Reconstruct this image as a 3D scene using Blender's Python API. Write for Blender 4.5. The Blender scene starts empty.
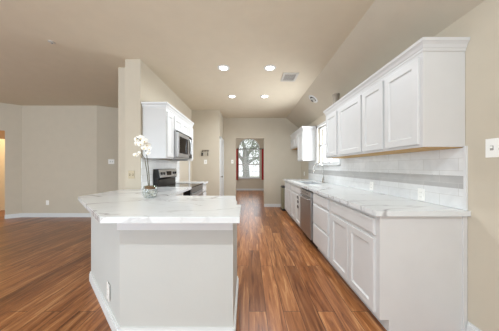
import bpy, bmesh, math, random
from mathutils import Vector, Matrix
random.seed(7)
S = bpy.context.scene
COL = S.collection
PI = math.pi
# ------------------------------------------------------------------ camera, world, light, exposure
EYE = 1.27
cam = bpy.data.cameras.new('camera'); camo = bpy.data.objects.new('camera', cam); COL.objects.link(camo)
camo.location = (0, 0, EYE); camo.rotation_euler = (PI/2, 0, 0)
cam.sensor_width = 36; cam.lens = 190/499*36; cam.shift_y = 1.5/499; cam.shift_x = 0.5/499
cam.clip_start = 0.05
S.camera = camo
w = bpy.data.worlds.new('world'); S.world = w; w.use_nodes = True
bg = w.node_tree.nodes['Background']; bg.inputs[0].default_value = (0.93, 0.97, 1.0, 1); bg.inputs[1].default_value = 1.6
S.view_settings.view_transform = 'Standard'; S.view_settings.look = 'None'
S.view_settings.gamma = 1.0; S.view_settings.use_curve_mapping = False
S.view_settings.exposure = -0.22

def area(name, loc, rot, sx, sy, watts, color=(1, 1, 1), shape='RECTANGLE', spread=PI, parent=None):
    l = bpy.data.lights.new(name, 'AREA'); l.shape = shape; l.size = sx
    if shape in ('RECTANGLE', 'ELLIPSE'): l.size_y = sy
    l.energy = watts; l.color = color; l.spread = spread
    o = bpy.data.objects.new(name, l); COL.objects.link(o); o.location = loc; o.rotation_euler = rot
    return o
# daylight through the tall windows behind the camera, plus an added west fill
area('daylight_back_right', (-0.6, -3.95, 1.55), (PI/2, 0, 0), 2.6, 2.2, 12, (0.80, 0.94, 1.10))
area('daylight_back_left', (-4.3, -3.95, 1.55), (PI/2, 0, 0), 2.8, 2.2, 300, (0.80, 0.95, 1.10))
area('living_fill_west', (-6.9, 0.6, 1.5), (0, -PI/2, 0), 2.0, 2.4, 60, (0.80, 0.95, 1.10))  # added to brighten the living room; the west wall has no window
# added uplight behind the viewpoint, brightening the ceiling like a bounced flash
area('bounce_fill', (0.0, -0.7, 1.6), (PI, 0, 0), 1.0, 1.0, 66, (0.83, 0.97, 1.08))
# added side fill beyond the doorway; daylight at the arched and sink windows
area('far_room_fill', (-2.0, 8.3, 1.7), (0, -PI/2, 0), 1.8, 2.4, 60, (0.9, 0.97, 1.05))
area('daylight_arched_window', (0.0, 10.22, 1.5), (-PI/2, 0, 0), 1.1, 1.5, 14, (0.92, 0.97, 1.03))
area('daylight_sink_window', (1.78, 4.03, 1.76), (0, PI/2, 0), 0.8, 1.0, 48, (0.92, 0.97, 1.02), spread=2.4)

LAMP_W = 15.0
LAMP_C = (0.88, 0.96, 1.04)

# ------------------------------------------------------------------ materials
def lin(c):
    return tuple(((x/255)/12.92 if x/255 <= 0.04045 else ((x/255+0.055)/1.055)**2.4) for x in c) + (1,)
def mat(name, rgb, rough=0.5, metal=0.0, spec=0.5, coat=0.0, emit=None, estr=0.0, bump=None, noise=None):
    m = bpy.data.materials.new(name); m.use_nodes = True
    nt = m.node_tree; b = nt.nodes['Principled BSDF']
    b.inputs['Base Color'].default_value = lin(rgb); b.inputs['Roughness'].default_value = rough
    b.inputs['Metallic'].default_value = metal; b.inputs['Specular IOR Level'].default_value = spec
    b.inputs['Coat Weight'].default_value = coat
    if emit:
        b.inputs['Emission Color'].default_value = lin(emit); b.inputs['Emission Strength'].default_value = estr
    tc = nt.nodes.new('ShaderNodeTexCoord')
    n = nt.nodes.new('ShaderNodeTexNoise'); nt.links.new(tc.outputs['Object'], n.inputs['Vector'])
    n.inputs['Scale'].default_value = (noise or (6, 0.02))[0]; n.inputs['Detail'].default_value = 4
    amt = (noise or (6, 0.02))[1]
    hs = nt.nodes.new('ShaderNodeHueSaturation'); hs.inputs['Color'].default_value = lin(rgb)
    mr = nt.nodes.new('ShaderNodeMapRange'); mr.inputs['To Min'].default_value = 1-amt*2; mr.inputs['To Max'].default_value = 1+amt*2
    nt.links.new(n.outputs['Fac'], mr.inputs['Value']); nt.links.new(mr.outputs['Result'], hs.inputs['Value'])
    nt.links.new(hs.outputs['Color'], b.inputs['Base Color'])
    if bump:
        n2 = nt.nodes.new('ShaderNodeTexNoise'); n2.inputs['Scale'].default_value = bump[0]; n2.inputs['Detail'].default_value = 3
        nt.links.new(tc.outputs['Object'], n2.inputs['Vector'])
        bp = nt.nodes.new('ShaderNodeBump'); bp.inputs['Strength'].default_value = bump[1]; bp.inputs['Distance'].default_value = bump[2]
        nt.links.new(n2.outputs['Fac'], bp.inputs['Height']); nt.links.new(bp.outputs['Normal'], b.inputs['Normal'])
    return m
M = {}
M['wall'] = mat('wall_paint', (197, 187, 169), 0.85, bump=(60, 0.25, 0.003))
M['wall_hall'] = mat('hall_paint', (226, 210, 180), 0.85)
M['ceiling'] = mat('ceiling_paint', (214, 203, 182), 0.9, bump=(5, 0.35, 0.012))
M['trim'] = mat('trim_paint', (218, 219, 218), 0.45)
M['cab'] = mat('cabinet_paint', (207, 206, 204), 0.38)
M['panel'] = mat('knee_wall_paint', (192, 192, 187), 0.75, bump=(40, 0.2, 0.002), noise=(3, 0.015))
M['toe'] = mat('toe_kick_paint', (196, 196, 194), 0.6)
M['raw_wood'] = mat('raw_wood', (201, 163, 104), 0.6, noise=(18, 0.08))
M['head_orange'] = mat('orange_header', (190, 128, 52), 0.5, noise=(18, 0.08))
M['steel'] = mat('stainless_steel', (208, 210, 212), 0.36, metal=1.0, noise=(40, 0.03))
M['steel_dark'] = mat('dark_stainless', (178, 179, 180), 0.34, metal=1.0, noise=(40, 0.03))
M['chrome'] = mat('brushed_nickel', (185, 183, 178), 0.22, metal=1.0)
M['black'] = mat('black_enamel', (24, 24, 25), 0.3)
M['black_glass'] = mat('black_glass', (12, 12, 14), 0.06, spec=0.6)
M['dark_plastic'] = mat('dark_plastic', (44, 43, 42), 0.45)
M['plate'] = mat('white_plate_plastic', (243, 242, 237), 0.35)
M['almond'] = mat('almond_plate_plastic', (186, 170, 138), 0.4)
M['slot'] = mat('slot_grey', (158, 156, 150), 0.5)
M['darkslot'] = mat('toggle_brown', (128, 112, 84), 0.5)
M['grille'] = mat('vent_grille_paint', (196, 192, 184), 0.5)
M['grille_dark'] = mat('vent_duct_grey', (60, 58, 55), 0.7)
M['red'] = mat('red_curtain_cloth', (176, 34, 40), 0.85, noise=(30, 0.1))
M['bin'] = mat('olive_bin_metal', (132, 128, 104), 0.4, metal=0.2)
M['galv'] = mat('grey_duct_metal', (142, 132, 118), 0.5, metal=0.3)
M['petal'] = mat('white_petal', (246, 243, 236), 0.6)
M['lip'] = mat('orchid_lip', (226, 206, 150), 0.6)
M['stem'] = mat('orchid_stem', (84, 78, 52), 0.6)
M['moss'] = mat('brown_moss', (120, 88, 60), 0.95, noise=(60, 0.25), bump=(90, 0.8, 0.01))
M['stone'] = mat('white_pebble', (222, 220, 214), 0.5)
M['leaf'] = mat('orchid_leaf', (86, 104, 66), 0.5)
M['bark'] = mat('grey_bark', (172, 171, 168), 0.9, noise=(20, 0.2), bump=(30, 0.6, 0.02))
M['foliage'] = mat('pale_foliage', (176, 184, 168), 0.8, noise=(5, 0.15))
M['lawn'] = mat('outside_lawn', (206, 208, 196), 0.95, noise=(9, 0.1))
M['lens'] = mat('lamp_lens', (255, 250, 240), 0.4, emit=(255, 246, 232), estr=9.0)
M['iron'] = mat('dark_iron', (52, 47, 42), 0.5, metal=0.5)
M['key'] = mat('dark_keys', (58, 52, 46), 0.4, metal=0.6)

def glass_mat(name, tint=(1, 1, 1, 1), refl=0.08):
    m = bpy.data.materials.new(name); m.use_nodes = True; nt = m.node_tree; nt.nodes.clear()
    o = nt.nodes.new('ShaderNodeOutputMaterial'); t = nt.nodes.new('ShaderNodeBsdfTransparent'); t.inputs[0].default_value = tint
    g = nt.nodes.new('ShaderNodeBsdfGlossy'); g.inputs['Roughness'].default_value = 0.03
    lw = nt.nodes.new('ShaderNodeLayerWeight'); lw.inputs[0].default_value = 0.5; f = nt.nodes.new('ShaderNodeMath'); f.operation = 'MULTIPLY_ADD'; f.inputs[1].default_value = 0.35; f.inputs[2].default_value = 0.03
    pw = nt.nodes.new('ShaderNodeMath'); pw.operation = 'POWER'; pw.inputs[1].default_value = 4; nt.links.new(lw.outputs['Facing'], pw.inputs[0]); nt.links.new(pw.outputs[0], f.inputs[0])
    mx = nt.nodes.new('ShaderNodeMixShader')
    nt.links.new(f.outputs[0], mx.inputs[0]); nt.links.new(t.outputs[0], mx.inputs[1]); nt.links.new(g.outputs[0], mx.inputs[2])
    nt.links.new(mx.outputs[0], o.inputs[0]); return m
M['pane'] = glass_mat('window_glass')
M['vase'] = glass_mat('vase_glass', (0.93, 0.945, 0.94, 1))

def math_node(nt, op, a, b=None):
    n = nt.nodes.new('ShaderNodeMath'); n.operation = op
    for i, v in enumerate((a, b)):
        if v is None: continue
        if isinstance(v, (int, float)): n.inputs[i].default_value = v
        else: nt.links.new(v, n.inputs[i])
    return n.outputs[0]
def ramp(nt, fac, stops):
    r = nt.nodes.new('ShaderNodeValToRGB'); nt.links.new(fac, r.inputs[0])
    e = r.color_ramp.elements
    while len(e) < len(stops): e.new(0.5)
    for k, (p, c) in enumerate(stops): e[k].position = p; e[k].color = lin(c)
    return r.outputs[0]
def mixc(nt, fac, a, b, mode='MIX'):
    n = nt.nodes.new('ShaderNodeMix'); n.data_type = 'RGBA'; n.blend_type = mode
    if isinstance(fac, (int, float)): n.inputs[0].default_value = fac
    else: nt.links.new(fac, n.inputs[0])
    for i, v in ((6, a), (7, b)):
        if isinstance(v, tuple): n.inputs[i].default_value = v
        else: nt.links.new(v, n.inputs[i])
    return n.outputs[2]
def floor_mat():
    m = bpy.data.materials.new('wood_plank_floor'); m.use_nodes = True; nt = m.node_tree; b = nt.nodes['Principled BSDF']
    tc = nt.nodes.new('ShaderNodeTexCoord'); mp = nt.nodes.new('ShaderNodeMapping'); mp.inputs['Rotation'].default_value = (0, 0, PI/2)
    nt.links.new(tc.outputs['Object'], mp.inputs[0])
    br = nt.nodes.new('ShaderNodeTexBrick'); nt.links.new(mp.outputs[0], br.inputs['Vector'])
    br.offset = 0.37; br.offset_frequency = 2; br.squash = 1.0
    br.inputs['Scale'].default_value = 1.0; br.inputs['Brick Width'].default_value = 1.22; br.inputs['Row Height'].default_value = 0.15
    br.inputs['Mortar Size'].default_value = 0.0022; br.inputs['Mortar Smooth'].default_value = 0.2; br.inputs['Bias'].default_value = 0.0
    br.inputs['Color1'].default_value = (0, 0, 0, 1); br.inputs['Color2'].default_value = (1, 1, 1, 1); br.inputs['Mortar'].default_value = (0.5, 0.5, 0.5, 1)
    # grain, stretched along the plank, shifted per plank
    mg = nt.nodes.new('ShaderNodeMapping'); mg.inputs['Scale'].default_value = (24, 1.8, 1); nt.links.new(tc.outputs['Object'], mg.inputs[0])
    add = nt.nodes.new('ShaderNodeVectorMath'); add.operation = 'MULTIPLY_ADD'
    nt.links.new(br.outputs['Color'], add.inputs[0]); add.inputs[1].default_value = (7, 13, 5); nt.links.new(mg.outputs[0], add.inputs[2])
    ng = nt.nodes.new('ShaderNodeTexNoise'); ng.inputs['Scale'].default_value = 1.0; ng.inputs['Detail'].default_value = 6; ng.inputs['Roughness'].default_value = 0.62; ng.inputs['Distortion'].default_value = 0.9
    nt.links.new(add.outputs[0], ng.inputs['Vector'])
    grain = ramp(nt, ng.outputs['Fac'], [(0.28, (92, 52, 24)), (0.42, (142, 92, 54)), (0.56, (172, 119, 76)), (0.74, (216, 172, 124))])
    plank = ramp(nt, br.outputs['Color'], [(0.0, (190, 170, 152)), (0.35, (255, 246, 236)), (0.7, (225, 208, 194)), (1.0, (255, 240, 224))])
    c = mixc(nt, 1.0, grain, plank, 'MULTIPLY')
    c = mixc(nt, br.outputs['Fac'], c, lin((60, 32, 16)))
    nt.links.new(c, b.inputs['Base Color'])
    rr = nt.nodes.new('ShaderNodeMapRange'); nt.links.new(ng.outputs['Fac'], rr.inputs['Value']); rr.inputs['To Min'].default_value = 0.24; rr.inputs['To Max'].default_value = 0.36
    nt.links.new(rr.outputs[0], b.inputs['Roughness'])
    b.inputs['Specular IOR Level'].default_value = 0.5
    bp = nt.nodes.new('ShaderNodeBump'); bp.inputs['Strength'].default_value = 0.25; bp.inputs['Distance'].default_value = 0.002
    h = math_node(nt, 'SUBTRACT', ng.outputs['Fac'], br.outputs['Fac']); nt.links.new(h, bp.inputs['Height']); nt.links.new(bp.outputs[0], b.inputs['Normal'])
    return m
M['floor'] = floor_mat()
def marble_mat():
    m = bpy.data.materials.new('white_marble'); m.use_nodes = True; nt = m.node_tree; b = nt.nodes['Principled BSDF']
    tc = nt.nodes.new('ShaderNodeTexCoord')
    def vein(scale, rot, stretch, width, seed, dist):
        mp = nt.nodes.new('ShaderNodeMapping'); mp.inputs['Rotation'].default_value = (0, 0, rot); mp.inputs['Scale'].default_value = stretch
        mp.inputs['Location'].default_value = (seed, seed*1.7, 0); nt.links.new(tc.outputs['Object'], mp.inputs[0])
        n = nt.nodes.new('ShaderNodeTexNoise'); n.inputs['Scale'].default_value = scale; n.inputs['Detail'].default_value = 5
        n.inputs['Roughness'].default_value = 0.5; n.inputs['Distortion'].default_value = dist; nt.links.new(mp.outputs[0], n.inputs['Vector'])
        d = math_node(nt, 'ABSOLUTE', math_node(nt, 'SUBTRACT', n.outputs['Fac'], 0.5))
        r = nt.nodes.new('ShaderNodeMapRange'); r.interpolation_type = 'SMOOTHSTEP'; nt.links.new(d, r.inputs['Value'])
        r.inputs['From Min'].default_value = 0; r.inputs['From Max'].default_value = width; r.inputs['To Min'].default_value = 1; r.inputs['To Max'].default_value = 0
        return r.outputs[0]
    v1 = vein(1.1, 0.35, (0.6, 1.6, 1), 0.016, 3.1, 0.6); v2 = vein(1.9, 0.3, (0.7, 1.5, 1), 0.016, 8.4, 0.9)
    nm = nt.nodes.new('ShaderNodeTexNoise'); nm.inputs['Scale'].default_value = 2.2; nt.links.new(tc.outputs['Object'], nm.inputs['Vector'])
    mask = nt.nodes.new('ShaderNodeMapRange'); nt.links.new(nm.outputs['Fac'], mask.inputs['Value']); mask.inputs['From Min'].default_value = 0.4; mask.inputs['From Max'].default_value = 0.62
    nq = nt.nodes.new('ShaderNodeTexNoise'); nq.inputs['Scale'].default_value = 1.1; nt.links.new(tc.outputs['Object'], nq.inputs['Vector'])
    mask1 = nt.nodes.new('ShaderNodeMapRange'); nt.links.new(nq.outputs['Fac'], mask1.inputs['Value']); mask1.inputs['From Min'].default_value = 0.34; mask1.inputs['From Max'].default_value = 0.46
    c = mixc(nt, math_node(nt, 'MULTIPLY', math_node(nt, 'MULTIPLY', v1, mask1.outputs[0]), 0.85), lin((216, 218, 218)), lin((152, 149, 147)))
    c = mixc(nt, math_node(nt, 'MULTIPLY', math_node(nt, 'MULTIPLY', v2, mask.outputs[0]), 0.5), c, lin((158, 155, 152)))
    nt.links.new(c, b.inputs['Base Color']); b.inputs['Roughness'].default_value = 0.13
    return m
M['marble'] = marble_mat()
def tile_mat(name, c1, c2, grout, w_=0.3, h_=0.1):
    m = bpy.data.materials.new(name); m.use_nodes = True; nt = m.node_tree; b = nt.nodes['Principled BSDF']
    tc = nt.nodes.new('ShaderNodeTexCoord'); sp = nt.nodes.new('ShaderNodeSeparateXYZ'); cb = nt.nodes.new('ShaderNodeCombineXYZ')
    nt.links.new(tc.outputs['Object'], sp.inputs[0]); nt.links.new(sp.outputs['Y'], cb.inputs['X']); nt.links.new(sp.outputs['Z'], cb.inputs['Y'])
    br = nt.nodes.new('ShaderNodeTexBrick'); nt.links.new(cb.outputs[0], br.inputs['Vector']); br.offset = 0.5
    br.inputs['Scale'].default_value = 1; br.inputs['Brick Width'].default_value = w_; br.inputs['Row Height'].default_value = h_
    br.inputs['Mortar Size'].default_value = 0.0018; br.inputs['Mortar Smooth'].default_value = 0.3
    br.inputs['Color1'].default_value = lin(c1); br.inputs['Color2'].default_value = lin(c2); br.inputs['Mortar'].default_value = lin(grout)
    n = nt.nodes.new('ShaderNodeTexNoise'); n.inputs['Scale'].default_value = 7; n.inputs['Detail'].default_value = 5; n.inputs['Distortion'].default_value = 1.2
    nt.links.new(tc.outputs['Object'], n.inputs['Vector'])
    v = ramp(nt, n.outputs['Fac'], [(0.35, (247, 247, 247)), (0.6, (255, 255, 255))])
    nt.links.new(mixc(nt, 1.0, br.outputs['Color'], v, 'MULTIPLY'), b.inputs['Base Color']); b.inputs['Roughness'].default_value = 0.2
    bp = nt.nodes.new('ShaderNodeBump'); bp.inputs['Strength'].default_value = 0.4; bp.inputs['Distance'].default_value = 0.002; bp.invert = True
    nt.links.new(br.outputs['Fac'], bp.inputs['Height']); nt.links.new(bp.outputs[0], b.inputs['Normal'])
    return m
M['tile'] = tile_mat('white_wall_tile', (228, 229, 228), (221, 222, 222), (205, 204, 200))
M['tile_grey'] = tile_mat('grey_wall_tile', (186, 185, 183), (178, 177, 175), (200, 199, 196))

# ------------------------------------------------------------------ mesh helpers
class MB:
    def __init__(self): self.bm = bmesh.new()
    def box(self, x0, x1, y0, y1, z0, z1, bevel=0.0):
        bm = self.bm
        x0, x1 = sorted((x0, x1)); y0, y1 = sorted((y0, y1)); z0, z1 = sorted((z0, z1))
        v = [bm.verts.new((x, y, z)) for x in (x0, x1) for y in (y0, y1) for z in (z0, z1)]
        fs = [bm.faces.new([v[i] for i in q]) for q in ((0,1,3,2),(4,6,7,5),(0,4,5,1),(2,3,7,6),(0,2,6,4),(1,5,7,3))]
        if bevel:
            es = {e for f in fs for e in f.edges}
            bmesh.ops.bevel(bm, geom=list(es), offset=bevel, segments=2, affect='EDGES', profile=0.6)
        return self
    def prism(self, poly, z0, z1, axis='z'):
        P = {'z': lambda a, b, c: (a, b, c), 'y': lambda a, b, c: (a, c, b), 'x': lambda a, b, c: (c, a, b)}[axis]
        bm = self.bm
        A = [bm.verts.new(P(a, b, z0)) for a, b in poly]; B = [bm.verts.new(P(a, b, z1)) for a, b in poly]
        n = len(poly)
        bm.faces.new(A[::-1]); bm.faces.new(B)
        for i in range(n): bm.faces.new((A[i], A[(i+1) % n], B[(i+1) % n], B[i]))
        return self
    def rings(self, rings, cap0=True, cap1=True, closed=True):
        bm = self.bm
        V = [[bm.verts.new(p) for p in r] for r in rings]; n = len(V[0])
        for a, b in zip(V, V[1:]):
            for i in range(n if closed else n-1): bm.faces.new((a[i], a[(i+1) % n], b[(i+1) % n], b[i]))
        if cap0: bm.faces.new(V[0][::-1])
        if cap1: bm.faces.new(V[-1])
        return self
    def lathe(self, prof, c=(0, 0, 0), n=24, axis='z', cap0=True, cap1=True):
        def P(r, h, a):
            u, v = r*math.cos(a), r*math.sin(a)
            q = {'z': (u, v, h), 'x': (h, u, v), 'y': (u, h, v)}[axis]
            return (c[0]+q[0], c[1]+q[1], c[2]+q[2])
        return self.rings([[P(r, h, 2*PI*i/n) for i in range(n)] for r, h in prof], cap0, cap1)
    def tube(self, pts, r, n=10):
        pts = [Vector(p) for p in pts]; R = r if isinstance(r, (list, tuple)) else [r]*len(pts)
        rg = []; up = Vector((0.31, 0.17, 0.93))
        for i, p in enumerate(pts):
            d = (pts[min(i+1, len(pts)-1)]-pts[max(i-1, 0)]).normalized()
            a = d.cross(up)
            if a.length < 1e-3: a = d.cross(Vector((1, 0, 0)))
            a.normalize(); b = d.cross(a)
            rg.append([p+R[i]*(math.cos(t)*a+math.sin(t)*b) for t in [2*PI*k/n for k in range(n)]])
        return self.rings(rg)
    def panel(self, fn, w_, h_, t, frame=0.057, rec=0.012, slab=False):
        # a cabinet front: fn(u, v, d) maps to the world
        def R(i, d): return [fn(i, i, d), fn(w_-i, i, d), fn(w_-i, h_-i, d), fn(i, h_-i, d)]
        if slab: return self.rings([R(0, 0), R(0, t-0.007), R(0.012, t)])
        return self.rings([R(0, 0), R(0, t-0.003), R(0.003, t), R(frame, t), R(frame+0.005, t-rec*0.6), R(frame+0.012, t-rec)])
    def sphere(self, c, r, sx=1, sy=1, sz=1, seg=12):
        m = Matrix.Translation(c) @ Matrix.Diagonal((sx, sy, sz, 1))
        bmesh.ops.create_uvsphere(self.bm, u_segments=seg, v_segments=max(6, seg//2+2), radius=r, matrix=m); return self
def build(name, mb, material, parent=None, smooth=False, local=False):
    bmesh.ops.recalc_face_normals(mb.bm, faces=mb.bm.faces[:])
    me = bpy.data.meshes.new(name); mb.bm.to_mesh(me); mb.bm.free()
    me.materials.append(M[material])
    if smooth:
        for p in me.polygons: p.use_smooth = True
        try: me.set_sharp_from_angle(angle=math.radians(45))
        except Exception: pass
    o = bpy.data.objects.new(name, me); COL.objects.link(o)
    if parent:
        o.parent = parent
        if not local:
            off = Vector((0, 0, 0)); q = parent
            while q: off += q.location; q = q.parent
            me.transform(Matrix.Translation(-off))
    elif not local:   # origin at the base of the thing
        bb = [Vector(c) for c in o.bound_box]; lo = Vector((min(b.x for b in bb), min(b.y for b in bb), min(b.z for b in bb))); hi = Vector((max(b.x for b in bb), max(b.y for b in bb), max(b.z for b in bb)))
        if name not in KEEP:
            c = Vector(((lo.x+hi.x)/2, (lo.y+hi.y)/2, lo.z)); me.transform(Matrix.Translation(-c)); o.location = c
    return o
KEEP = set()
def thing(name, label, cat, loc, rz=0, group=None):
    o = bpy.data.objects.new(name, None); COL.objects.link(o); o.location = loc; o.rotation_euler = (0, 0, rz); o.empty_display_size = 0.1
    o['label'] = label; o['category'] = cat
    if group: o['group'] = group
    return o
def tag(o, label, cat, group=None):
    o['label'] = label; o['category'] = cat
    if group: o['group'] = group
    return o
STRUCT = []
def struct(name, mb, material, parent=None, smooth=False):
    KEEP.add(name); o = build(name, mb, material, parent, smooth)
    if not parent: o['kind'] = 'structure'
    return o

# ------------------------------------------------------------------ the shell
XR, XL, YF, CH = 1.665, -1.57, 6.05, 2.83       # right wall, kitchen left wall, far wall, ceiling height
struct('floor', MB().box(-9.5, 3.2, -4.15, 10.6, -0.1, 0), 'floor')
# ceiling: flat, folding down along the right wall
struct('ceiling', MB().prism([(-9.5, CH), (1.18, CH), (1.18, CH+0.15), (-9.5, CH+0.15)], -4.1, 6.06, 'y'), 'ceiling')
struct('ceiling_slope', MB().prism([(1.18, CH), (1.80, CH-0.62*0.794), (1.80, CH+0.15), (1.18, CH+0.15)], -4.1, 6.06, 'y'), 'wall')
WY0, WY1, WZ0, WZ1 = 3.48, 4.60, 1.33, 2.22      # sink window
struct('wall_right', MB().box(XR, XR+0.13, -4.1, WY0, 0, 2.6).box(XR, XR+0.13, WY1, YF+0.12, 0, 2.6).box(XR, XR+0.13, WY0, WY1, 0, WZ0).box(XR, XR+0.13, WY0, WY1, WZ1, 2.6), 'wall')
DX0, DX1, DZ = -0.414, 0.478, 2.18
struct('wall_far', MB().box(-2.05, DX0, YF, YF+0.13, 0, 3.3).box(DX1, XR+0.13, YF, YF+0.13, 0, 3.3).box(DX0, DX1, YF, YF+0.13, DZ, 3.3), 'wall')
struct('wall_left', MB().box(-1.795, XL, 2.75, 5.25, 0, CH), 'wall')
struct('wall_stub', MB().box(-2.05, -1.795, 2.98, YF, 0, CH).box(-1.796, XL, 5.25, YF, 0, CH), 'wall')
struct('wall_pantry', MB().box(XL, -0.81, 5.20, YF, 0, CH), 'wall')
# living-room walls
def wall_seg(mb, p, q, z0, z1, t=0.12):
    p, q = Vector(p), Vector(q); d = (q-p).normalized(); n = Vector((-d.y, d.x))
    if n.y < 0: n = -n
    mb.prism([tuple(p), tuple(q), tuple(q+n*t), tuple(p+n*t)], z0, z1); return mb
A, B, C_, D_ = (-5.76, 4.82), (-3.86, 4.82), (-2.05, 5.80), (-6.96, 3.92)
def along(p, q, s):
    p, q = Vector(p), Vector(q); return tuple(p+(q-p).normalized()*s)
O0, O1 = along(A, D_, 0.276), along(A, D_, 1.22)
struct('wall_living', wall_seg(MB(), A, B, 0, CH), 'wall')
struct('wall_living_angled', wall_seg(MB(), B, C_, 0, CH), 'wall')
struct('wall_living_diagonal', wall_seg(wall_seg(wall_seg(MB(), A, O0, 0, CH), O1, D_, 0, CH), O0, O1, 2.16, CH), 'wall')
struct('wall_west', MB().box(-7.10, -6.96, -4.1, 3.93, 0, CH), 'wall')
bw = MB()
bw.box(-7.1, -5.75, -4.1, -4.0, 0, CH).box(-2.85, -1.95, -4.1, -4.0, 0, CH).box(0.75, XR+0.13, -4.1, -4.0, 0, CH)
bw.box(-5.75, -2.85, -4.1, -4.0, 0, 0.42).box(-5.75, -2.85, -4.1, -4.0, 2.68, CH).box(-1.95, 0.75, -4.1, -4.0, 0, 0.42).box(-1.95, 0.75, -4.1, -4.0, 2.68, CH)
struct('wall_back', bw, 'wall')
# hall behind the diagonal wall
def off(p, s):
    d = (Vector(D_)-Vector(A)).normalized(); n = Vector((-d.y, d.x)); n = n if n.y > 0 else -n
    return tuple(Vector(p)+n*s)
struct('wall_hall', wall_seg(wall_seg(wall_seg(MB(), off(A, 1.5), off(along(A, D_, 2.6), 1.5), 0, CH), along(A, D_, -0.0), off(along(A, D_, -0.0), 1.5), 0, CH), along(A, D_, 2.4), off(along(A, D_, 2.4), 1.5), 0, CH), 'wall_hall')
struct('trim_header', wall_seg(MB(), O0, O1, 1.965, 2.16, 0.10), 'head_orange')  # orange board across the top of the hall opening
# the room beyond the doorway
FR = 10.30
far = MB().box(-2.2, -2.05, YF+0.13, FR, 0, 3.3).box(XR, XR+0.13, YF+0.13, FR, 0, 3.3)
struct('wall_beyond', far, 'wall')
FX0, FX1, FZ0, FZS = -0.60, 0.60, 0.67, 2.24       # arched window: sides, sill, spring line
arch = [(FX0+0.6+0.6*math.cos(PI-PI*i/20), FZS+0.6*math.sin(PI*i/20)) for i in range(21)]
ww = MB().box(-2.2, FX0, FR, FR+0.14, 0, 3.3).box(FX1, XR+0.13, FR, FR+0.14, 0, 3.3).box(FX0, FX1, FR, FR+0.14, 0, FZ0)
for (a, b), (c, d) in zip(arch, arch[1:]):
    ww.prism([(a, b), (c, d), (c, 3.3), (a, 3.3)], FR, FR+0.14, 'y')
struct('wall_window', ww, 'wall')
struct('ceiling_beyond', MB().box(-2.2, XR+0.13, YF+0.05, FR+0.14, 3.3, 3.42), 'ceiling')
# baseboards
BH = 0.10
def bb_line(mb, p, q, side=1, t=0.016):
    p, q = Vector(p), Vector(q); d = (q-p).normalized(); n = Vector((-d.y, d.x))*side
    for z0, z1, tt in ((0.0, BH-0.02, t), (BH-0.02, BH, t*0.6)):
        mb.prism([tuple(p), tuple(q), tuple(q+n*tt), tuple(p+n*tt)], z0, z1)
    return mb
struct('baseboard_living', bb_line(MB(), A, B, -1), 'trim')
struct('baseboard_angled', bb_line(MB(), B, C_, -1), 'trim')
struct('baseboard_diagonal', bb_line(MB(), O0, A, -1), 'trim')
struct('baseboard_right', bb_line(MB(), (XR, -4.0), (XR, 1.44), 1), 'trim')
struct('baseboard_far', bb_line(bb_line(MB(), (DX1, YF), (XR, YF), -1), (-0.81, YF), (DX0, YF), -1), 'trim')
struct('baseboard_beyond', bb_line(MB(), (-2.05, FR), (XR, FR), -1), 'trim')
struct('baseboard_stub', bb_line(MB(), (-2.05, 2.98), (-1.80, 2.98), -1), 'trim')
struct('baseboard_west', bb_line(MB(), (-6.96, -4.0), (-6.96, 3.9), -1), 'trim')
struct('trim_left_door', MB().box(XL, XL+0.018, 4.93, 5.02, 0, 2.1), 'trim')
# pantry door on the return wall beside the far wall
struct('trim_pantry_door', MB().box(-0.81, -0.792, 5.23, 5.30, 0, 2.12).box(-0.81, -0.792, 5.94, 6.01, 0, 2.12).box(-0.81, -0.792, 5.23, 6.01, 2.05, 2.12), 'trim')
dr = thing('door_1', 'white pantry door set in the return wall left of the far doorway', 'door', (-0.81, 5.62, 0)); del dr['category'], dr['label']; dr['kind'] = 'structure'
dm = MB(); dm.panel(lambda u, v, d: (-0.81+d, 5.30+u, 0.01+v), 0.64, 2.04, 0.008, 0.11, 0.004); build('door_panel', dm, 'trim', dr)
build('door_handle', MB().lathe([(0.012, 0), (0.012, 0.03), (0.026, 0.035), (0.028, 0.055), (0.015, 0.065)], (-0.803, 5.36, 1.0), 14, 'x'), 'chrome', dr, True)

# arched window: frame, sash bars, panes
wn = bpy.data.objects.new('window_1', None); COL.objects.link(wn); wn.location = (0, FR, FZ0); wn['kind'] = 'structure'
fm = MB().box(FX0, FX0+0.045, FR+0.03, FR+0.09, FZ0, FZS).box(FX1-0.045, FX1, FR+0.03, FR+0.09, FZ0, FZS).box(FX0, FX1, FR+0.03, FR+0.09, FZ0, FZ0+0.05)
fm.box(FX0, FX1, FR+0.025, FR+0.095, FZS-0.03, FZS+0.03).box(FX0, FX1, FR+0.025, FR+0.095, 1.38, 1.43)
ai = [(0.555*math.cos(PI-PI*i/20), FZS+0.555*math.sin(PI*i/20)) for i in range(21)]
for k in range(20): fm.prism([arch[k], arch[k+1], ai[k+1], ai[k]], FR+0.03, FR+0.09, 'y')
build('window_frame', fm, 'trim', wn)
mt = MB()
for x in (-0.2, 0.2): mt.box(x-0.008, x+0.008, FR+0.045, FR+0.07, FZ0+0.05, FZS)
for z in (1.02, 1.80): mt.box(FX0+0.04, FX1-0.04, FR+0.045, FR+0.07, z-0.008, z+0.008)
build('window_muntins', mt, 'trim', wn)
build('window_pane', MB().prism([(FX0, FZ0)]+[(a, b) for a, b in arch]+[(FX1, FZ0)], FR+0.055, FR+0.06, 'y'), 'pane', wn)
build('window_sill', MB().box(FX0-0.06, FX1+0.06, FR-0.05, FR+0.03, FZ0-0.03, FZ0, 0.006), 'trim', wn)

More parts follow.
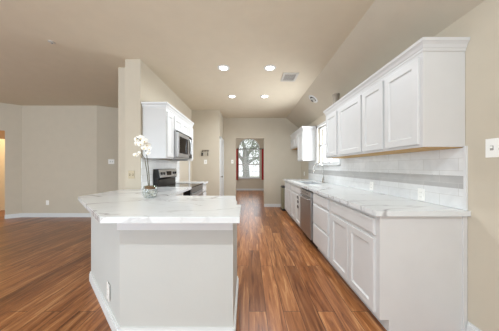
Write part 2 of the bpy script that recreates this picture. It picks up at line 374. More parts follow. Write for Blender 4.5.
# sink window
w2 = bpy.data.objects.new('window_2', None); COL.objects.link(w2); w2.location = (XR, (WY0+WY1)/2, WZ0); w2['kind'] = 'structure'
cs = MB().box(XR-0.016, XR, WY0-0.05, WY0+0.012, WZ0-0.02, WZ1+0.05).box(XR-0.016, XR, WY1-0.012, WY1+0.05, WZ0-0.02, WZ1+0.05).box(XR-0.016, XR, WY0-0.05, WY1+0.05, WZ1-0.012, WZ1+0.05)
build('window_casing', cs, 'trim', w2)
build('window_sill', MB().box(XR-0.055, XR+0.06, WY0-0.06, WY1+0.06, WZ0-0.03, WZ0, 0.006), 'trim', w2)
sm = MB()
for y0, y1, z0, z1 in ((WY0, WY0+0.04, WZ0, WZ1), (WY1-0.04, WY1, WZ0, WZ1), (WY0, WY1, WZ0, WZ0+0.045), (WY0, WY1, WZ1-0.045, WZ1), (WY0, WY1, 1.755, 1.795), (4.03, 4.05, WZ0, WZ1)):
    sm.box(XR+0.05, XR+0.085, y0, y1, z0, z1)
build('window_sash', sm, 'trim', w2)
build('window_pane', MB().box(XR+0.065, XR+0.069, WY0+0.02, WY1-0.02, WZ0+0.02, WZ1-0.02), 'pane', w2)

# outside: lawn and a tree beyond the arched window
struct('ground_outside', MB().box(-14, 16, FR+0.14, 30, -0.35, -0.1), 'lawn')
tree = thing('garden_tree', 'grey-trunked tree with pale leaves outside the arched window', 'tree', (-0.25, 15.0, -0.1))
tb = MB().tube([(-0.25, 15, -0.12), (-0.22, 15, 0.8), (-0.3, 15.05, 1.7), (-0.25, 15, 2.5)], [0.34, 0.27, 0.26, 0.24], 12)
rnd = random.Random(4)
limbs = [((-0.28, 15.02, 1.6), (-1.0, 14.8, 2.4), (-1.9, 14.6, 3.6)), ((-0.25, 15, 2.3), (0.5, 14.9, 2.8), (1.5, 14.7, 3.3)), ((-0.25, 15, 2.4), (-0.5, 15.2, 3.3), (-0.7, 15.3, 4.6)), ((-0.25, 15, 2.0), (0.25, 15.1, 2.9), (0.6, 15.2, 4.4)), ((-0.26, 15, 1.5), (0.4, 14.8, 1.9), (1.4, 14.6, 2.2))]
for a in limbs: tb.tube(a, [0.16, 0.10, 0.03], 8)
for a in limbs:
    for k in range(5):
        p = Vector(a[1]).lerp(Vector(a[2]), rnd.random()); q = p+Vector((rnd.uniform(-.8, .8), rnd.uniform(-.4, .2), rnd.uniform(-.3, .7)))
        tb.tube([p, p.lerp(q, .5)+Vector((0, 0, .06)), q], [0.035, 0.022, 0.008], 6)
build('trunk', tb, 'bark', tree, True)
fl = MB()
for k in range(3600):
    a = rnd.choice(limbs); p = Vector(a[1]).lerp(Vector(a[2]), rnd.random()*1.1)+Vector((rnd.gauss(0, .55), rnd.gauss(0, .4), rnd.gauss(0, .5)))
    n = Vector((rnd.uniform(-1, 1), rnd.uniform(-1, 1), rnd.uniform(-1, 1))).normalized(); u = n.orthogonal().normalized(); v = n.cross(u); s = rnd.uniform(.03, .07)
    fl.bm.faces.new([fl.bm.verts.new(p+c) for c in (-u*s*1.6, -v*s*.6, u*s*1.6, v*s*.6)])
build('foliage', fl, 'foliage', tree)

# red curtains on a dark rod at the arched window
rod = thing('curtain_rod', 'dark iron curtain rod crossing the arched window at its spring line', 'curtain rod', (0, FR-0.09, FZS))
build('rod', MB().tube([(-0.95, FR-0.09, FZS+0.0), (0.95, FR-0.09, FZS+0.0)], 0.016, 12), 'iron', rod, True)
for sx in (-1, 1):
    build('finial', MB().sphere((sx*0.97, FR-0.09, FZS), 0.032), 'iron', rod, True)
    build('bracket', MB().box(sx*0.9-0.01, sx*0.9+0.01, FR-0.1, FR, FZS-0.012, FZS+0.012), 'iron', rod)
def curtain(x0, x1, label):
    n = 40; f = []; b = []
    for i in range(n+1):
        t = i/n; x = x0+(x1-x0)*t; y = FR-0.09+0.024*math.sin(t*PI*9)
        f.append((x, y)); b.append((x, y+0.006))
    o = build('curtain', MB().prism(f+b[::-1], 0.58, FZS-0.018), 'red'); tag(o, label, 'curtain', 'red curtains at the arched window')
curtain(-0.92, -0.605, 'red curtain panel at left side of the arched window')
curtain(0.69, 0.95, 'red curtain panel at right side of the arched window')

# ------------------------------------------------------------------ cabinet builders
def fr(X, y0, z0): return lambda u, v, d: (X-d, y0+u, z0+v)       # a front on the right run, facing -X
def fl_(X, y0, z0): return lambda u, v, d: (X+d, y0+u, z0+v)      # a front on the left run, facing +X
CT = 0.90                                                        # underside of right worktop
def base_cabinet(y0, y1, fronts, label, name='base_cabinet', X=1.0, back=XR-0.002, face=fr, top=CT, sgn=1):
    t = thing(name, label, 'cabinet', ((X+back)/2, (y0+y1)/2, 0))
    g = 0.0008
    if 'sink base' in label: bd_ = MB().box(X, back, y0+g, y1-g, 0.10, 0.715).box(X, X+0.03, y0+g, y1-g, 0.715, top)
    else: bd_ = MB().box(X, back, y0+g, y1-g, 0.10, top, 0.0015)
    build('body', bd_, 'cab', t)
    build('toe_kick', MB().box(X+0.07*sgn, back, y0+g+0.0, y1-g, 0.0, 0.0995), 'toe', t)
    for kind, a, b, z0, z1 in fronts:
        m = MB(); m.panel(face(X-0.0006*sgn, a, z0), b-a, z1-z0, 0.019, slab=(kind == 'drawer'))
        build('door' if kind == 'door' else 'drawer_front', m, 'cab', t)
    return t
near = base_cabinet(1.46, 2.325, [('drawer', 1.497, 2.275, 0.735, 0.865), ('door', 1.497, 1.878, 0.125, 0.705), ('door', 1.888, 2.275, 0.125, 0.705)],
    'white double-door base cabinet at the near end of the right-hand run')
build('end_panel', MB().prism([(1.0, 0.10), (1.07, 0.10), (1.07, 0.0), (1.6295, 0.0), (1.6295, CT-0.0005), (1.0, CT-0.0005)], 1.452, 1.4604, 'y'), 'cab', near)
build('scribe_strip', MB().box(1.630, XR-0.002, 1.445, 1.4605, 0.0, CT, 0.002), 'cab', near)
base_cabinet(2.325, 2.965, [('drawer', 2.365, 2.925, 0.735, 0.865), ('drawer', 2.365, 2.925, 0.43, 0.705), ('drawer', 2.365, 2.925, 0.125, 0.405)],
    'white three-drawer base cabinet between the stainless dishwasher and the double-door unit')
base_cabinet(3.60, 4.48, [('drawer', 3.63, 4.035, 0.735, 0.865), ('drawer', 4.045, 4.45, 0.735, 0.865), ('door', 3.63, 4.035, 0.125, 0.705), ('door', 4.045, 4.45, 0.125, 0.705)],
    'white sink base cabinet beyond the dishwasher, beneath the sink')
base_cabinet(4.48, 5.26, [('drawer', 4.51, 5.22, 0.735, 0.865), ('door', 4.51, 4.86, 0.125, 0.705), ('door', 4.87, 5.22, 0.125, 0.705)],
    'white base cabinet at the far end of the right run beside the bin')
# dark scroll ornament hung on the sink door
orn = thing('door_ornament', 'small dark scroll ornament hanging on a white sink cabinet door', 'ornament', (0.978, 3.83, 0.42))
for k, zc in enumerate((0.47, 0.57, 0.66)):
    pts = [(0.976, 3.80+0.05*math.cos(a)*(1-a/9), zc+0.035*math.sin(a)*(1-a/9)) for a in [i*0.5 for i in range(14)]]
    build('scroll', MB().tube(pts, 0.006, 6), 'iron', orn, True)

# dishwasher
dw = thing('dishwasher', 'stainless dishwasher built in under the right-hand worktop', 'dishwasher', (1.3, 3.28, 0))
build('tub', MB().box(1.0, XR-0.01, 2.972, 3.594, 0.10, CT-0.002), 'dark_plastic', dw)
build('toe_kick', MB().box(1.06, 1.3, 2.972, 3.594, 0, 0.0995), 'black', dw)
build('door', MB().box(0.966, 0.9995, 2.978, 3.588, 0.12, 0.78, 0.004), 'steel_dark', dw)
build('control_panel', MB().box(0.97, 0.9995, 2.978, 3.588, 0.785, 0.865, 0.004), 'steel', dw)
hb = MB().tube([(0.967, 3.05, 0.745), (0.93, 3.05, 0.748), (0.925, 3.07, 0.748), (0.925, 3.50, 0.748), (0.93, 3.52, 0.748), (0.967, 3.52, 0.745)], 0.011, 8)
build('handle', hb, 'steel', dw, True)
for k in range(5): build('button', MB().lathe([(0.009, 0), (0.009, 0.004)], (0.9668, 3.14+k*0.07, 0.826), 10, 'x'), 'dark_plastic', dw)

# right worktop with sink cut-out
CX0, CX1, CY0, CY1, CZ = 0.955, XR-0.0005, 1.425, 5.28, 0.94
SX0, SX1, SY0, SY1 = 1.10, 1.47, 3.68, 4.42
def slab_hole():
    mb = MB(); bm = mb.bm
    mb.box(CX0, CX1, CY0, SY0, CT, CZ).box(CX0, CX1, SY1, CY1, CT, CZ).box(CX0, SX0, SY0, SY1, CT, CZ).box(SX1, CX1, SY0, SY1, CT, CZ)
    bmesh.ops.remove_doubles(bm, verts=bm.verts[:], dist=1e-5)
    dup = {}
    for f in bm.faces: dup.setdefault(tuple(round(x, 4) for x in f.calc_center_median()), []).append(f)
    bmesh.ops.delete(bm, geom=[f for v in dup.values() if len(v) > 1 for f in v], context='FACES_ONLY')
    return mb
KEEP.add('countertop')
ct = build('countertop', slab_hole(), 'marble'); tag(ct, 'long white marble worktop along the right wall with the sink cut into it', 'countertop')
sk = thing('sink', 'undermount stainless sink set into the right-hand marble worktop', 'sink', ((SX0+SX1)/2, (SY0+SY1)/2, 0.72))
def rr(x0, x1, y0, y1, z, r=0.05, n=5):
    P = []
    for cx, cy, a0 in ((x1-r, y1-r, 0), (x0+r, y1-r, PI/2), (x0+r, y0+r, PI), (x1-r, y0+r, 1.5*PI)):
        for i in range(n+1): P.append((cx+r*math.cos(a0+PI/2*i/n), cy+r*math.sin(a0+PI/2*i/n), z))
    return P
x0, x1, y0, y1 = SX0+0.002, SX1-0.002, SY0+0.002, SY1-0.002
sb = MB().rings([rr(x0, x1, y0, y1, 0.728), rr(x0, x1, y0, y1, 0.924), rr(x0+0.008, x1-0.008, y0+0.008, y1-0.008, 0.924), rr(x0+0.012, x1-0.012, y0+0.012, y1-0.012, 0.75), rr(x0+0.04, x1-0.04, y0+0.04, y1-0.04, 0.735)])
build('basin', sb, 'steel', sk, True)
build('drain', MB().lathe([(0.045, 0.0), (0.045, 0.004), (0.03, 0.005), (0.02, 0.002)], ((x0+x1)/2, (y0+y1)/2, 0.736), 18), 'chrome', sk, True)
fc = thing('faucet', 'tall gooseneck nickel faucet standing behind the sink', 'faucet', (1.56, 4.0, CZ))
build('base', MB().lathe([(0.03, 0), (0.03, 0.008), (0.022, 0.02), (0.019, 0.10), (0.014, 0.11)], (1.56, 4.0, CZ+0.0005), 18), 'chrome', fc, True)
pts = [(1.56, 4.0, CZ+0.10), (1.56, 4.0, CZ+0.30)]+[(1.46+0.10*math.cos(a), 4.0, CZ+0.30+0.10*math.sin(a)) for a in [PI*i/12 for i in range(1, 13)]]+[(1.36, 4.0, CZ+0.27)]
build('spout', MB().tube(pts, 0.012, 12), 'chrome', fc, True)
build('spray_head', MB().lathe([(0.013, 0.06), (0.018, 0.05), (0.019, 0.0), (0.012, -0.005)], (1.36, 4.0, CZ+0.205), 14), 'chrome', fc, True)
build('handle', MB().tube([(1.56, 3.985, CZ+0.06), (1.56, 3.95, CZ+0.065), (1.545, 3.925, CZ+0.13)], [0.011, 0.009, 0.006], 10), 'chrome', fc, True)

# tile backsplash, right wall
bs = thing('tile_backsplash', 'white tile backsplash with a grey band along the right wall', 'backsplash', (XR, 3.3, CZ))
xa, xb = XR-0.012, XR-0.0005
def vb(y0, y1, z0, z1): return MB().box(xa, xb, y0, y1, z0, z1)
build('white_tile', vb(1.462, 5.28, CZ+0.001, 1.0995), 'tile', bs, local=False)
o = build('grey_tile_band', vb(1.462, 5.28, 1.10, 1.1995), 'tile_grey', bs); o['label'] = 'grey tile course'
build('white_tile', MB().box(xa, xb, 1.462, 3.41, 1.20, 1.418).box(xa, xb, 3.41, 4.67, 1.20, 1.295).box(xa, xb, 4.67, 5.28, 1.20, 1.418), 'tile', bs)
build('edge_trim', MB().box(XR-0.016, xb, 1.445, 1.4615, CZ, 1.43), 'trim', bs)

# upper cabinets, right
UF, UB, UZ, UT = 1.338, XR-0.002, 1.425, 2.16
def upper(y0, y1, doors, label, X=UF, back=UB, z0=UZ, z1=UT, face=fr, sgn=1, wood=True):
    t = thing('wall_cabinet', label, 'cabinet', ((X+back)/2, (y0+y1)/2, z0)); g = 0.0008
    build('body', MB().box(X, back, y0+g, y1-g, z0, z1, 0.0015), 'cab', t)
    if wood:
        o = build('bottom_panel', MB().box(X+0.02*sgn, back-0.005*sgn, y0+0.02, y1-0.004, z0-0.006, z0-0.0003), 'raw_wood', t); o['label'] = 'bare wood underside'
    for a, b in doors:
        m = MB(); m.panel(face(X-0.0006*sgn, a, z0+0.022), b-a, (z1-z0)-0.06, 0.019); build('door', m, 'cab', t)
    return t
upper(1.46, 2.234, [(1.485, 1.852), (1.877, 2.22)], 'white two-door wall cabinet nearest on the right, above the worktop end')
upper(2.234, 2.84, [(2.25, 2.806)], 'white wall cabinet with the widest single door, middle of the near right row')
upper(2.84, 3.31, [(2.873, 3.268)], 'narrow white single-door wall cabinet beside the sink window, far end of the near row')
def crown(path, z, label, out=0.055, h=0.085):
    # profile swept along a plan path with mitred corners; path is listed with the outside on its left
    prof = [(0.0, 0.0), (0.006, 0.0), (0.008, 0.018), (0.016, 0.024), (0.024, 0.045), (0.040, 0.060), (0.048, 0.064), (0.052, 0.078), (0.055, h), (0.0, h)]
    P = [Vector(p) for p in path]; rg = []
    for i, p in enumerate(P):
        ds = []
        if i > 0: ds.append((p-P[i-1]).normalized())
        if i < len(P)-1: ds.append((P[i+1]-p).normalized())
        ns = [Vector((-d.y, d.x)) for d in ds]; n = sum(ns, Vector((0, 0)))/len(ns); n = n/ max(n.length_squared, 1e-6)
        rg.append([(p.x+n.x*a*0.64, p.y+n.y*a*0.64, z+b) for a, b in prof])
    o = build('crown_molding', MB().rings(rg), 'cab'); tag(o, label, 'molding'); return o
def crown2(path, z, label):
    return crown(path, z, label)
crown2([(UB, 1.46), (UF, 1.46), (UF, 3.31), (UB, 3.31)], UT+0.0005, 'white crown molding capping the near right row of wall cabinets')
# far right group by the sink window and over the fridge space
upper(4.71, 5.19, [(4.735, 5.165)], 'tall white wall cabinet beyond the sink window', z1=2.19, wood=False)
upper(5.19, 6.045, [(5.215, 5.61), (5.625, 6.02)], 'short white wall cabinet over the fridge space at the far wall', z0=1.82, z1=2.19, wood=True)
crown2([(UB, 4.71), (UF, 4.71), (UF, 6.045)], 2.1905, 'white crown molding capping the far right wall cabinets')
# small duct box standing on the near row
vb_ = thing('duct_stub', 'grey metal duct stub on top of the right wall cabinets', 'duct', (1.45, 3.16, UT))
build('pipe', MB().lathe([(0.05, 0.0), (0.05, 0.29), (0.056, 0.292), (0.056, 0.32), (0.044, 0.32), (0.044, 0.29)], (1.45, 3.16, UT+0.001), 18), 'galv', vb_, True)
build('flange', MB().lathe([(0.075, 0), (0.075, 0.006), (0.05, 0.008)], (1.45, 3.16, UT+0.001), 18), 'galv', vb_, True)

# ------------------------------------------------------------------ peninsula
LZ, LT = 0.91, 0.95
pen = thing('peninsula_base', 'grey painted peninsula base with white baseboard under the marble bar top', 'peninsula', (-0.9, 1.75, 0))
base_poly = [(-0.944, 1.387), (-0.116, 1.387), (-0.128, 2.04), (-0.95, 2.04), (-0.95, 2.745), (-1.775, 2.745), (-1.775, 2.135)]
build('knee_wall', MB().prism(base_poly, 0, LZ), 'panel', pen)
ap = MB()
for t_, z0, z1 in ((0.018, 0.815, LZ), (0.028, 0.872, LZ)):
    p = [(-0.944, 1.387), (-0.116, 1.387), (-0.116, 1.387-t_), (-0.944-t_*0.42, 1.387-t_)]
    ap.prism(p, z0, z1-0.0005)
build('apron_trim', ap, 'trim', pen)
bbm = MB()
for t_, z0, z1 in ((0.016, 0, BH-0.02), (0.010, BH-0.02, BH)):
    dv = (Vector((-1.775, 2.135))-Vector((-0.944, 1.387))).normalized(); nv = Vector((dv.y, -dv.x)); nv = nv if nv.x < 0 else -nv
    q1 = Vector((-1.775, 2.135))+nv*t_; c = Vector((-0.944-t_*0.42, 1.387-t_))
    bbm.prism([(-0.944, 1.387), (-0.116, 1.387), (-0.116, 1.387-t_), tuple(c)], z0, z1)
    bbm.prism([(-0.944, 1.387), tuple(c), tuple(q1), (-1.775, 2.135)], z0, z1)
    bbm.prism([(-0.116, 1.387-t_), (-0.116+t_, 1.387-t_), (-0.128+t_, 2.04), (-0.128, 2.04), (-0.116, 1.387)], z0, z1)
build('baseboard', bbm, 'trim', pen)
tp = [(-0.955, 1.216), (-0.060, 1.216), (-0.066, 1.62), (-0.112, 1.62), (-0.15, 2.12), (-0.93, 2.12), (-0.93, 3.078), (XL+0.0125, 3.078), (XL+0.0125, 2.745), (-1.83, 2.745), (-1.855, 2.06)]
def bevel_top(mb):
    es = [e for e in mb.bm.edges if all(abs(v.co.z-LT) < 1e-5 for v in e.verts)]
    bmesh.ops.bevel(mb.bm, geom=es, offset=0.004, segments=2, affect='EDGES'); return mb
KEEP.add('bar_top')
o = build('bar_top', bevel_top(MB().prism(tp, LZ+0.0005, LT)), 'marble'); tag(o, 'angled white marble bar top with grey veins, on the peninsula', 'countertop')

# left run: range, cabinets, microwave
rg_ = thing('range', 'stainless electric range against the left kitchen wall', 'stove', (-1.25, 3.46, 0))
RY0, RY1 = 3.085, 3.835
build('body', MB().box(-1.555, -0.955, RY0, RY1, 0.03, 0.925, 0.003), 'black', rg_)
build('cooktop', MB().box(-1.48, -0.93, RY0, RY1, 0.926, 0.944, 0.004), 'black_glass', rg_)
build('backguard', MB().prism([(-1.555, 0.926), (-1.485, 0.926), (-1.485, 1.06), (-1.45, 1.09), (-1.475, 1.235), (-1.555, 1.235)], RY0, RY1, 'y'), 'black', rg_)
bgp = build('control_panel', MB().prism([(-1.4495, 1.092), (-1.445, 1.094), (-1.4695, 1.228), (-1.4745, 1.228)], RY0+0.012, RY1-0.012, 'y'), 'steel', rg_)
for y in (RY0+0.08, RY0+0.17, RY1-0.17, RY1-0.08):
    build('knob', MB().lathe([(0.024, 0), (0.022, 0.016), (0.008, 0.022)], (-1.457, y, 1.16), 14, 'x'), 'dark_plastic', bgp, True)
build('display', MB().box(-1.462, -1.4505, 3.37, 3.55, 1.12, 1.195), 'black_glass', bgp)
for cx, cy, r in ((-1.34, 3.27, 0.075), (-1.34, 3.65, 0.095), (-1.07, 3.27, 0.095), (-1.07, 3.65, 0.075)):
    build('burner', MB().lathe([(r, 0), (r, 0.0006), (r-0.006, 0.0006), (r-0.006, 0)], (cx, cy, 0.9442), 28, cap0=False, cap1=False), 'slot', rg_)
od = build('oven_door', MB().box(-0.9545, -0.925, RY0+0.004, RY1-0.004, 0.27, 0.83, 0.004), 'steel', rg_)
build('oven_window', MB().box(-0.926, -0.922, RY0+0.1, RY1-0.1, 0.38, 0.70), 'black_glass', od)
build('handle', MB().tube([(-0.926, RY0+0.06, 0.785), (-0.88, RY0+0.06, 0.79), (-0.88, RY1-0.06, 0.79), (-0.926, RY1-0.06, 0.785)], 0.012, 8), 'steel', od, True)
build('storage_drawer', MB().box(-0.9545, -0.93, RY0+0.004, RY1-0.004, 0.08, 0.26, 0.004), 'steel', rg_)
build('front_rail', MB().box(-0.9545, -0.935, RY0+0.004, RY1-0.004, 0.84, 0.924, 0.003), 'steel_dark', rg_)

def fl2(X, y0, z0): return lambda u, v, d: (X+d, y0+u, z0+v)
base_cabinet(3.845, 4.22, [('drawer', 3.87, 4.195, 0.745, 0.875), ('door', 3.87, 4.195, 0.125, 0.715)], 'narrow white base cabinet beyond the range on the left wall', X=-0.96, back=XL+0.0125, face=fl2, top=LZ, sgn=-1)
o = build('countertop', MB().box(XL+0.0125, -0.915, 3.842, 4.25, LZ+0.0005, LT, 0.003), 'marble'); tag(o, 'short white marble worktop beyond the range on the left', 'countertop')
bl = build('tile_backsplash', MB().box(XL+0.0005, XL+0.012, 2.76, 4.26, LT+0.001, 1.398), 'tile'); KEEP.add('tile_backsplash')
tag(bl, 'white tile backsplash on the left wall behind the range', 'backsplash')

LF, LB, LZ0, LZ1 = -1.22, XL+0.002, 1.40, 2.13
def upL(y0, y1, doors, label, z0): return upper(y0, y1, doors, label, X=LF, back=LB, z0=z0, z1=LZ1, face=fl2, sgn=-1, wood=False)
upL(2.79, 3.05, [(2.81, 3.035)], 'narrow white wall cabinet left of the microwave, nearest on the left wall', LZ0)
upL(3.05, 3.81, [(3.07, 3.425), (3.435, 3.79)], 'short white two-door wall cabinet directly above the microwave', 1.86)
upL(3.81, 4.11, [(3.83, 4.09)], 'narrow white wall cabinet on the far side of the microwave', LZ0)
crown2([(LF, 4.11), (LF, 2.79), (LB, 2.79)], LZ1+0.0005, 'white crown molding capping the left wall cabinets')
mw = thing('microwave', 'stainless over-the-range microwave hung under the left wall cabinets', 'microwave', (-1.35, 3.43, 1.425))
build('body', MB().box(-1.555, -1.17, 3.052, 3.808, 1.425, 1.8575, 0.003), 'steel_dark', mw)
dm = build('door', MB().box(-1.1695, -1.14, 3.056, 3.62, 1.44, 1.835, 0.004), 'steel', mw)
build('door_window', MB().box(-1.141, -1.1375, 3.12, 3.54, 1.50, 1.775), 'black_glass', dm)
build('handle', MB().tube([(-1.141, 3.585, 1.48), (-1.10, 3.585, 1.51), (-1.09, 3.585, 1.64), (-1.10, 3.585, 1.77), (-1.141, 3.585, 1.80)], 0.010, 8), 'steel', dm, True)
build('control_panel', MB().box(-1.1695, -1.142, 3.624, 3.804, 1.44, 1.835, 0.004), 'black', mw)
build('vent_grille', MB().box(-1.1695, -1.15, 3.056, 3.804, 1.838, 1.8565), 'black', mw)

# ------------------------------------------------------------------ orchid and vase
VX, VY = -1.03, 1.98
vz = LT+0.001
va = thing('glass_vase', 'round clear glass vase of white pebbles on the marble bar top', 'vase', (VX, VY, vz))
prof = [(0.045, 0.0), (0.062, 0.012), (0.075, 0.05), (0.074, 0.085), (0.062, 0.118), (0.060, 0.125)]
inner = [(0.056, 0.124), (0.058, 0.117), (0.069, 0.084), (0.070, 0.05), (0.058, 0.016), (0.040, 0.006)]
build('bowl', MB().lathe(prof+inner, (VX, VY, vz), 28), 'vase', va, True)
pb = MB(); r2 = random.Random(2)
for k in range(46):
    a = r2.random()*6.28; rr_ = 0.046*math.sqrt(r2.random()); pb.sphere((VX+rr_*math.cos(a), VY+rr_*math.sin(a), vz+0.02+0.05*r2.random()), r2.uniform(.008, .013), 1, 1.2, .75, 8)
o = build('pebbles', pb, 'stone', va, True); o['kind'] = 'stuff'
orc = thing('orchid', 'white orchid with arching stem growing from the glass vase', 'plant', (VX, VY, vz+0.09))
build('moss', MB().lathe([(0.02, 0.088), (0.055, 0.093), (0.056, 0.110), (0.03, 0.122), (0.005, 0.124)], (VX, VY, vz), 18), 'moss', orc, True)
def px(x, y, Y=1.98): return Vector(((x-249)*Y/190, Y, EYE-(y-167)*Y/190))
stem_pts = [px(149.5, 187), px(149, 175), px(147.5, 160), px(145.5, 149), px(142.5, 141), px(138.5, 138)]
stem_pts[-1].y -= 0.05; stem_pts[-2].y -= 0.02
build('stem', MB().tube(stem_pts, [0.0045, 0.0042, 0.004, 0.0035, 0.003, 0.0025], 8), 'stem', orc, True)
st2 = [px(148.5, 187, 2.0), px(147, 172, 2.0), px(144.5, 158, 2.0), px(141, 153, 2.0), px(136.5, 154.5, 1.98)]
build('stem', MB().tube(st2, [0.0042, 0.004, 0.0035, 0.003, 0.002], 8), 'stem', orc, True)
def petal(mb, c, ax, dirv, L, W, cup):
    n = ax; side = n.cross(dirv).normalized(); rows = []
    for i in range(6):
        t = i/5; wd = W*math.sin(PI*min(0.97, 0.08+0.92*t))**0.7; cc = c+dirv*(L*t)+n*(cup*t*t*L)
        rows.append([cc-side*wd-n*0.0, cc+n*(0.15*wd), cc+side*wd])
    top = [[mb.bm.verts.new(p) for p in r] for r in rows]; bot = [[mb.bm.verts.new(p-n*0.0012) for p in r] for r in rows]
    for i in range(5):
        for k in range(2):
            mb.bm.faces.new((top[i][k], top[i+1][k], top[i+1][k+1], top[i][k+1])); mb.bm.faces.new((bot[i][k], bot[i][k+1], bot[i+1][k+1], bot[i+1][k]))
        mb.bm.faces.new((top[i][0], bot[i][0], bot[i+1][0], top[i+1][0])); mb.bm.faces.new((top[i][2], top[i+1][2], bot[i+1][2], bot[i][2]))
    mb.bm.faces.new((top[0][0], top[0][1], top[0][2], bot[0][2], bot[0][1], bot[0][0])); mb.bm.faces.new((top[5][0], bot[5][0], bot[5][1], bot[5][2], top[5][2], top[5][1]))
r3 = random.Random(11)
def flower(c, s):
    ax = Vector((r3.uniform(-.5, .5), -1, r3.uniform(-.35, .3))).normalized(); u = ax.cross(Vector((0, 0, 1))).normalized(); v = u.cross(ax); rot = r3.uniform(-.4, .4)
    mb = MB()
    for k, (da, L, W) in enumerate(((90, .9, .42), (215, .85, .4), (325, .85, .4), (15, 1, .62), (165, 1, .62))):
        a = math.radians(da)+rot; petal(mb, c, ax, (u*math.cos(a)+v*math.sin(a)), s*L, s*W, -0.12 if k > 2 else 0.1)
    f = build('flower', mb, 'petal', orc, True)
    lp = MB().sphere(tuple(c+ax*0.006-v*s*0.2), s*0.2, 0.8, 1.1, 1.2, 8); build('lip', lp, 'lip', f, True)
for x, y, s in ((137, 139, .040), (141, 138, .042), (144.5, 141, .042), (140.5, 144, .040), (147, 145, .042), (149.5, 149, .036), (136.5, 143.5, .036), (144, 148, .038), (148, 153, .030), (135.5, 155, .032), (139, 153, .026)):
    c = px(x, y, 1.96+r3.uniform(-.04, .03)); flower(c, s*0.86)
for sg, L in ((-1, .10), (1, .09)):
    mb = MB(); petal(mb, Vector((VX, VY, vz+0.118)), Vector((0, -0.3, 1)).normalized(), Vector((sg, -.2, .35)).normalized(), L*0.8, .016, -.5); build('leaf', mb, 'leaf', orc, True)

# ------------------------------------------------------------------ outlets and switches: built flat on local XZ, facing -Y
def plate(kind, label, loc, rz, wd=0.072, ht=0.117, material='plate', grp=None, dark='slot'):
    name = 'electrical_outlet' if kind == 'outlet' else 'light_switch'
    t = thing(name, label, 'outlet' if kind == 'outlet' else 'switch', loc, rz, grp)
    build('plate', MB().box(-wd/2, wd/2, -0.006, -0.0004, -ht/2, ht/2, 0.002), material, t, local=True)
    gangs = max(1, round(wd/0.06)) if kind != 'outlet' else 1
    if kind == 'outlet':
        for zc in (0.021, -0.021):
            s = build('socket', MB().box(-0.017, 0.017, -0.0085, -0.0055, zc-0.014, zc+0.014, 0.001), material, t, local=True)
            build('slots', MB().box(-0.008, -0.005, -0.0092, -0.0084, zc-0.005, zc+0.006).box(0.005, 0.008, -0.0092, -0.0084, zc-0.005, zc+0.006), 'slot', s, local=True)
    else:
        for g in range(gangs):
            xc = (g-(gangs-1)/2)*0.046
            build('surround', MB().box(xc-0.009, xc+0.009, -0.0075, -0.0055, -0.016, 0.016), dark, t, local=True)
            build('toggle', MB().box(xc-0.005, xc+0.005, -0.016, -0.0074, -0.002, 0.012, 0.001), material, t, local=True)
    return t
R_ = -PI/2      # faces -X
L_ = PI/2       # faces +X
plate('switch', 'white double switch plate on the right wall by the photo edge', (XR, 1.275, 1.40), R_, 0.118, 0.13)
plate('outlet', 'white outlet on the right backsplash nearest the worktop end', (xa, 1.82, 1.005), R_)
plate('outlet', 'white outlet on the right backsplash nearer the sink', (xa, 2.56, 1.015), R_)
plate('outlet', 'white outlet on the right wall inside the fridge space', (XR, 5.72, 1.07), R_)
dv = (Vector((-1.775, 2.135))-Vector((-0.956, 1.387))).normalized()
plate('outlet', 'white outlet low on the angled side of the peninsula', (-1.169, 1.582, 0.235), math.atan2(-dv.y, -dv.x), 0.075, 0.135)
plate('outlet', 'white outlet low on the living room wall above its baseboard', (-5.11, 4.82, 0.365), 0)
bd = (Vector(C_)-Vector(B)).normalized()
pt = Vector(B)+bd*0.30
plate('switch', 'white double switch plate on the angled living room wall', (pt.x, pt.y, 1.41), math.atan2(bd.y, bd.x), 0.13, 0.12)
plate('switch', 'almond switch plate on the wall end beside the orchid', (-1.70, 2.75, 1.16), 0, 0.09, 0.117, 'almond', dark='darkslot')
plate('switch', 'white switch plate under the key rack', (-1.19, 5.20, 1.41), 0, 0.08, 0.117)
plate('switch', 'white switch plate on the far wall left of the doorway', (-0.53, YF, 1.44), 0)
# key rack with keys
kr = thing('key_rack', 'dark wall rack with hooks above the switch by the pantry', 'rack', (-1.2, 5.2, 1.70))
build('shelf', MB().box(-1.28, -1.10, 5.165, 5.1995, 1.715, 1.735, 0.004), 'galv', kr)
for x in (-1.27, -1.2, -1.12):
    build('hook', MB().tube([(x, 5.197, 1.71), (x, 5.175, 1.685), (x, 5.16, 1.69)], 0.006, 6), 'iron', kr, True)
kb = thing('key_bunch', 'dark bunch of keys hanging at left of the wall rack', 'keys', (-1.27, 5.17, 1.55))
build('ring', MB().tube([(-1.27+0.02*math.cos(a), 5.166, 1.672+0.02*math.sin(a)) for a in [2*PI*i/14 for i in range(15)]], 0.003, 6), 'iron', kb, True)
for dx, a in ((-0.03, -.25), (0.0, 0.05), (0.035, .35)):
    mb = MB(); c, s = math.cos(a), math.sin(a)
    mb.prism([(-1.27+c*u-s*v*-1, 1.655+s*u*-1+v) for u, v in ((-.016, 0), (.016, 0), (.02, -.03), (.009, -.04), (.007, -.09), (-.007, -.085), (-.009, -.04), (-.02, -.03))], 5.158+dx*.1, 5.164+dx*.1, 'y')
    build('key', mb, 'key', kb)
fb = thing('key_fob', 'single dark key fob hanging at right of the wall rack', 'key fob', (-1.12, 5.165, 1.58))
build('strap', MB().tube([(-1.12, 5.162, 1.69), (-1.12, 5.162, 1.655)], 0.003, 6), 'iron', fb)
build('fob', MB().box(-1.130, -1.110, 5.155, 5.172, 1.575, 1.656, 0.005), 'key', fb)

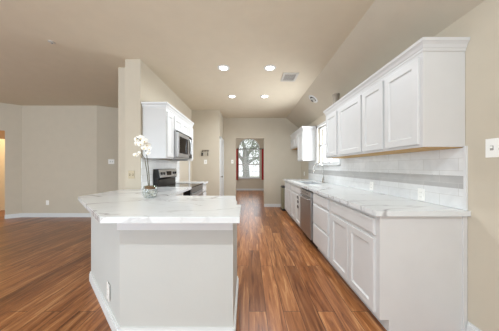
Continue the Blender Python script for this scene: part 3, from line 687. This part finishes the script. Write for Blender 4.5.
# ------------------------------------------------------------------ bin in the fridge space
bn = thing('trash_can', 'slim olive-grey metal bin with black base by the far wall', 'bin', (1.10, 5.62, 0))
build('body', MB().rings([rr(0.955, 1.26, 5.48, 5.76, z, 0.04) for z in (0.06, 0.67)]), 'bin', bn, True)
build('base', MB().rings([rr(0.95, 1.265, 5.475, 5.765, z, 0.04) for z in (0.001, 0.0595)]), 'black', bn, True)
build('lid', MB().rings([rr(0.952, 1.263, 5.477, 5.763, 0.6705, 0.04), rr(0.952, 1.263, 5.477, 5.763, 0.70, 0.04), rr(0.98, 1.235, 5.50, 5.74, 0.715, 0.03)]), 'dark_plastic', bn, True)
build('pedal', MB().box(1.06, 1.16, 5.43, 5.474, 0.015, 0.028, 0.004), 'black', bn)

# ------------------------------------------------------------------ ceiling fittings
def downlight(x, y, label, watts=LAMP_W, grp='recessed ceiling lights'):
    t = thing('recessed_light', label, 'ceiling light', (x, y, CH), 0, grp)
    build('trim_ring', MB().lathe([(0.062, -0.001), (0.066, -0.010), (0.092, -0.006), (0.095, -0.0005), (0.062, -0.0005)], (0, 0, 0), 28, cap0=False, cap1=False), 'trim', t, True, local=True)
    build('lens', MB().lathe([(0.061, -0.0005), (0.061, -0.004), (0.04, -0.007), (0.001, -0.008)], (0, 0, 0), 24), 'lens', t, True, local=True)
    l = area('lamp_light', (0, 0, -0.014), (0, 0, 0), 0.12, 0.12, watts, LAMP_C, 'DISK', math.radians(165)); l.parent = t
downlight(-0.40, 2.99, 'nearer left recessed light on the kitchen ceiling')
downlight(0.33, 2.99, 'nearer right recessed light, beside the ceiling vent')
downlight(-0.375, 4.2, 'farther left recessed light on the kitchen ceiling')
downlight(0.343, 4.2, 'farther right recessed light on the kitchen ceiling')
downlight(-0.42, -0.35, 'left recessed light in the ceiling behind the viewpoint', 25)
downlight(0.36, -0.35, 'right recessed light in the ceiling behind the viewpoint', 25)
vt = thing('ceiling_vent', 'square louvred air vent on the ceiling near the slope', 'vent', (0.70, 3.29, CH))
vf = MB()
for a in ((-.13, -.095, -.15, .15), (.095, .13, -.15, .15), (-.095, .095, -.15, -.115), (-.095, .095, .115, .15)): vf.box(a[0], a[1], a[2], a[3], -0.012, -0.0005)
build('frame', vf, 'grille', vt, local=True)
build('duct', MB().box(-.095, .095, -.115, .115, -0.003, -0.0005), 'grille_dark', vt, local=True)
for k in range(7):
    y = -.10+k*.033; build('louvre', MB().box(-.094, .094, y-.0085, y+.0085, -.0085, -.007), 'grille', vt, local=True)
# eyeball spot on the sloping strip
sn = Vector((-0.622, 0, -0.783)).normalized()
eb = thing('eyeball_spotlight', 'small swivel spotlight on the sloping ceiling above the sink', 'ceiling light', (1.345, 3.98, CH-0.794*(1.345-1.18)))
rot = Vector((0, 0, -1)).rotation_difference(sn).to_matrix().to_4x4() @ Matrix.Scale(1.25, 4)
def slope_part(name, mb, m_, sm=True):
    mb.bm.transform(rot); return build(name, mb, m_, eb, sm, local=True)
slope_part('trim_ring', MB().lathe([(0.058, -0.001), (0.06, -0.012), (0.085, -0.008), (0.09, -0.0008), (0.058, -0.0008)], (0, 0, 0), 24, cap0=False, cap1=False), 'trim')
slope_part('well', MB().lathe([(0.057, -0.001), (0.057, -0.002), (0.01, -0.003)], (0, 0, 0), 24), 'grille_dark')
slope_part('eyeball', MB().lathe([(0.035, -0.004), (0.043, -0.018), (0.036, -0.035), (0.025, -0.04)], (0.006, 0, 0), 20), 'grille')
slope_part('bulb', MB().lathe([(0.024, -0.0405), (0.016, -0.043), (0.002, -0.044)], (0.006, 0, 0), 16), 'dark_plastic')
sp = thing('sprinkler_cap', 'tiny grey round cap on the left ceiling', 'cap', (-2.46, 2.37, CH))
build('disc', MB().lathe([(0.035, -0.0005), (0.034, -0.006), (0.02, -0.010), (0.002, -0.011)], (0, 0, 0), 18), 'grille', sp, True, local=True)
build('stem', MB().lathe([(0.008, -0.011), (0.008, -0.022), (0.003, -0.024)], (0, 0, 0), 10), 'slot', sp, True, local=True)
# hall lamp behind the diagonal wall
hp = off(along(A, D_, 0.75), 0.75)
hl = thing('hall_light', 'warm flush ceiling light in the hall behind the diagonal wall', 'ceiling light', (hp[0], hp[1], CH))
build('dish', MB().lathe([(0.13, -0.0005), (0.13, -0.02), (0.09, -0.06), (0.002, -0.075)], (0, 0, 0), 20), 'lens', hl, True, local=True)
l = area('lamp_light', (0, 0, -0.09), (0, 0, 0), 0.2, 0.2, 30, (1.0, 0.8, 0.55), 'DISK'); l.parent = hl
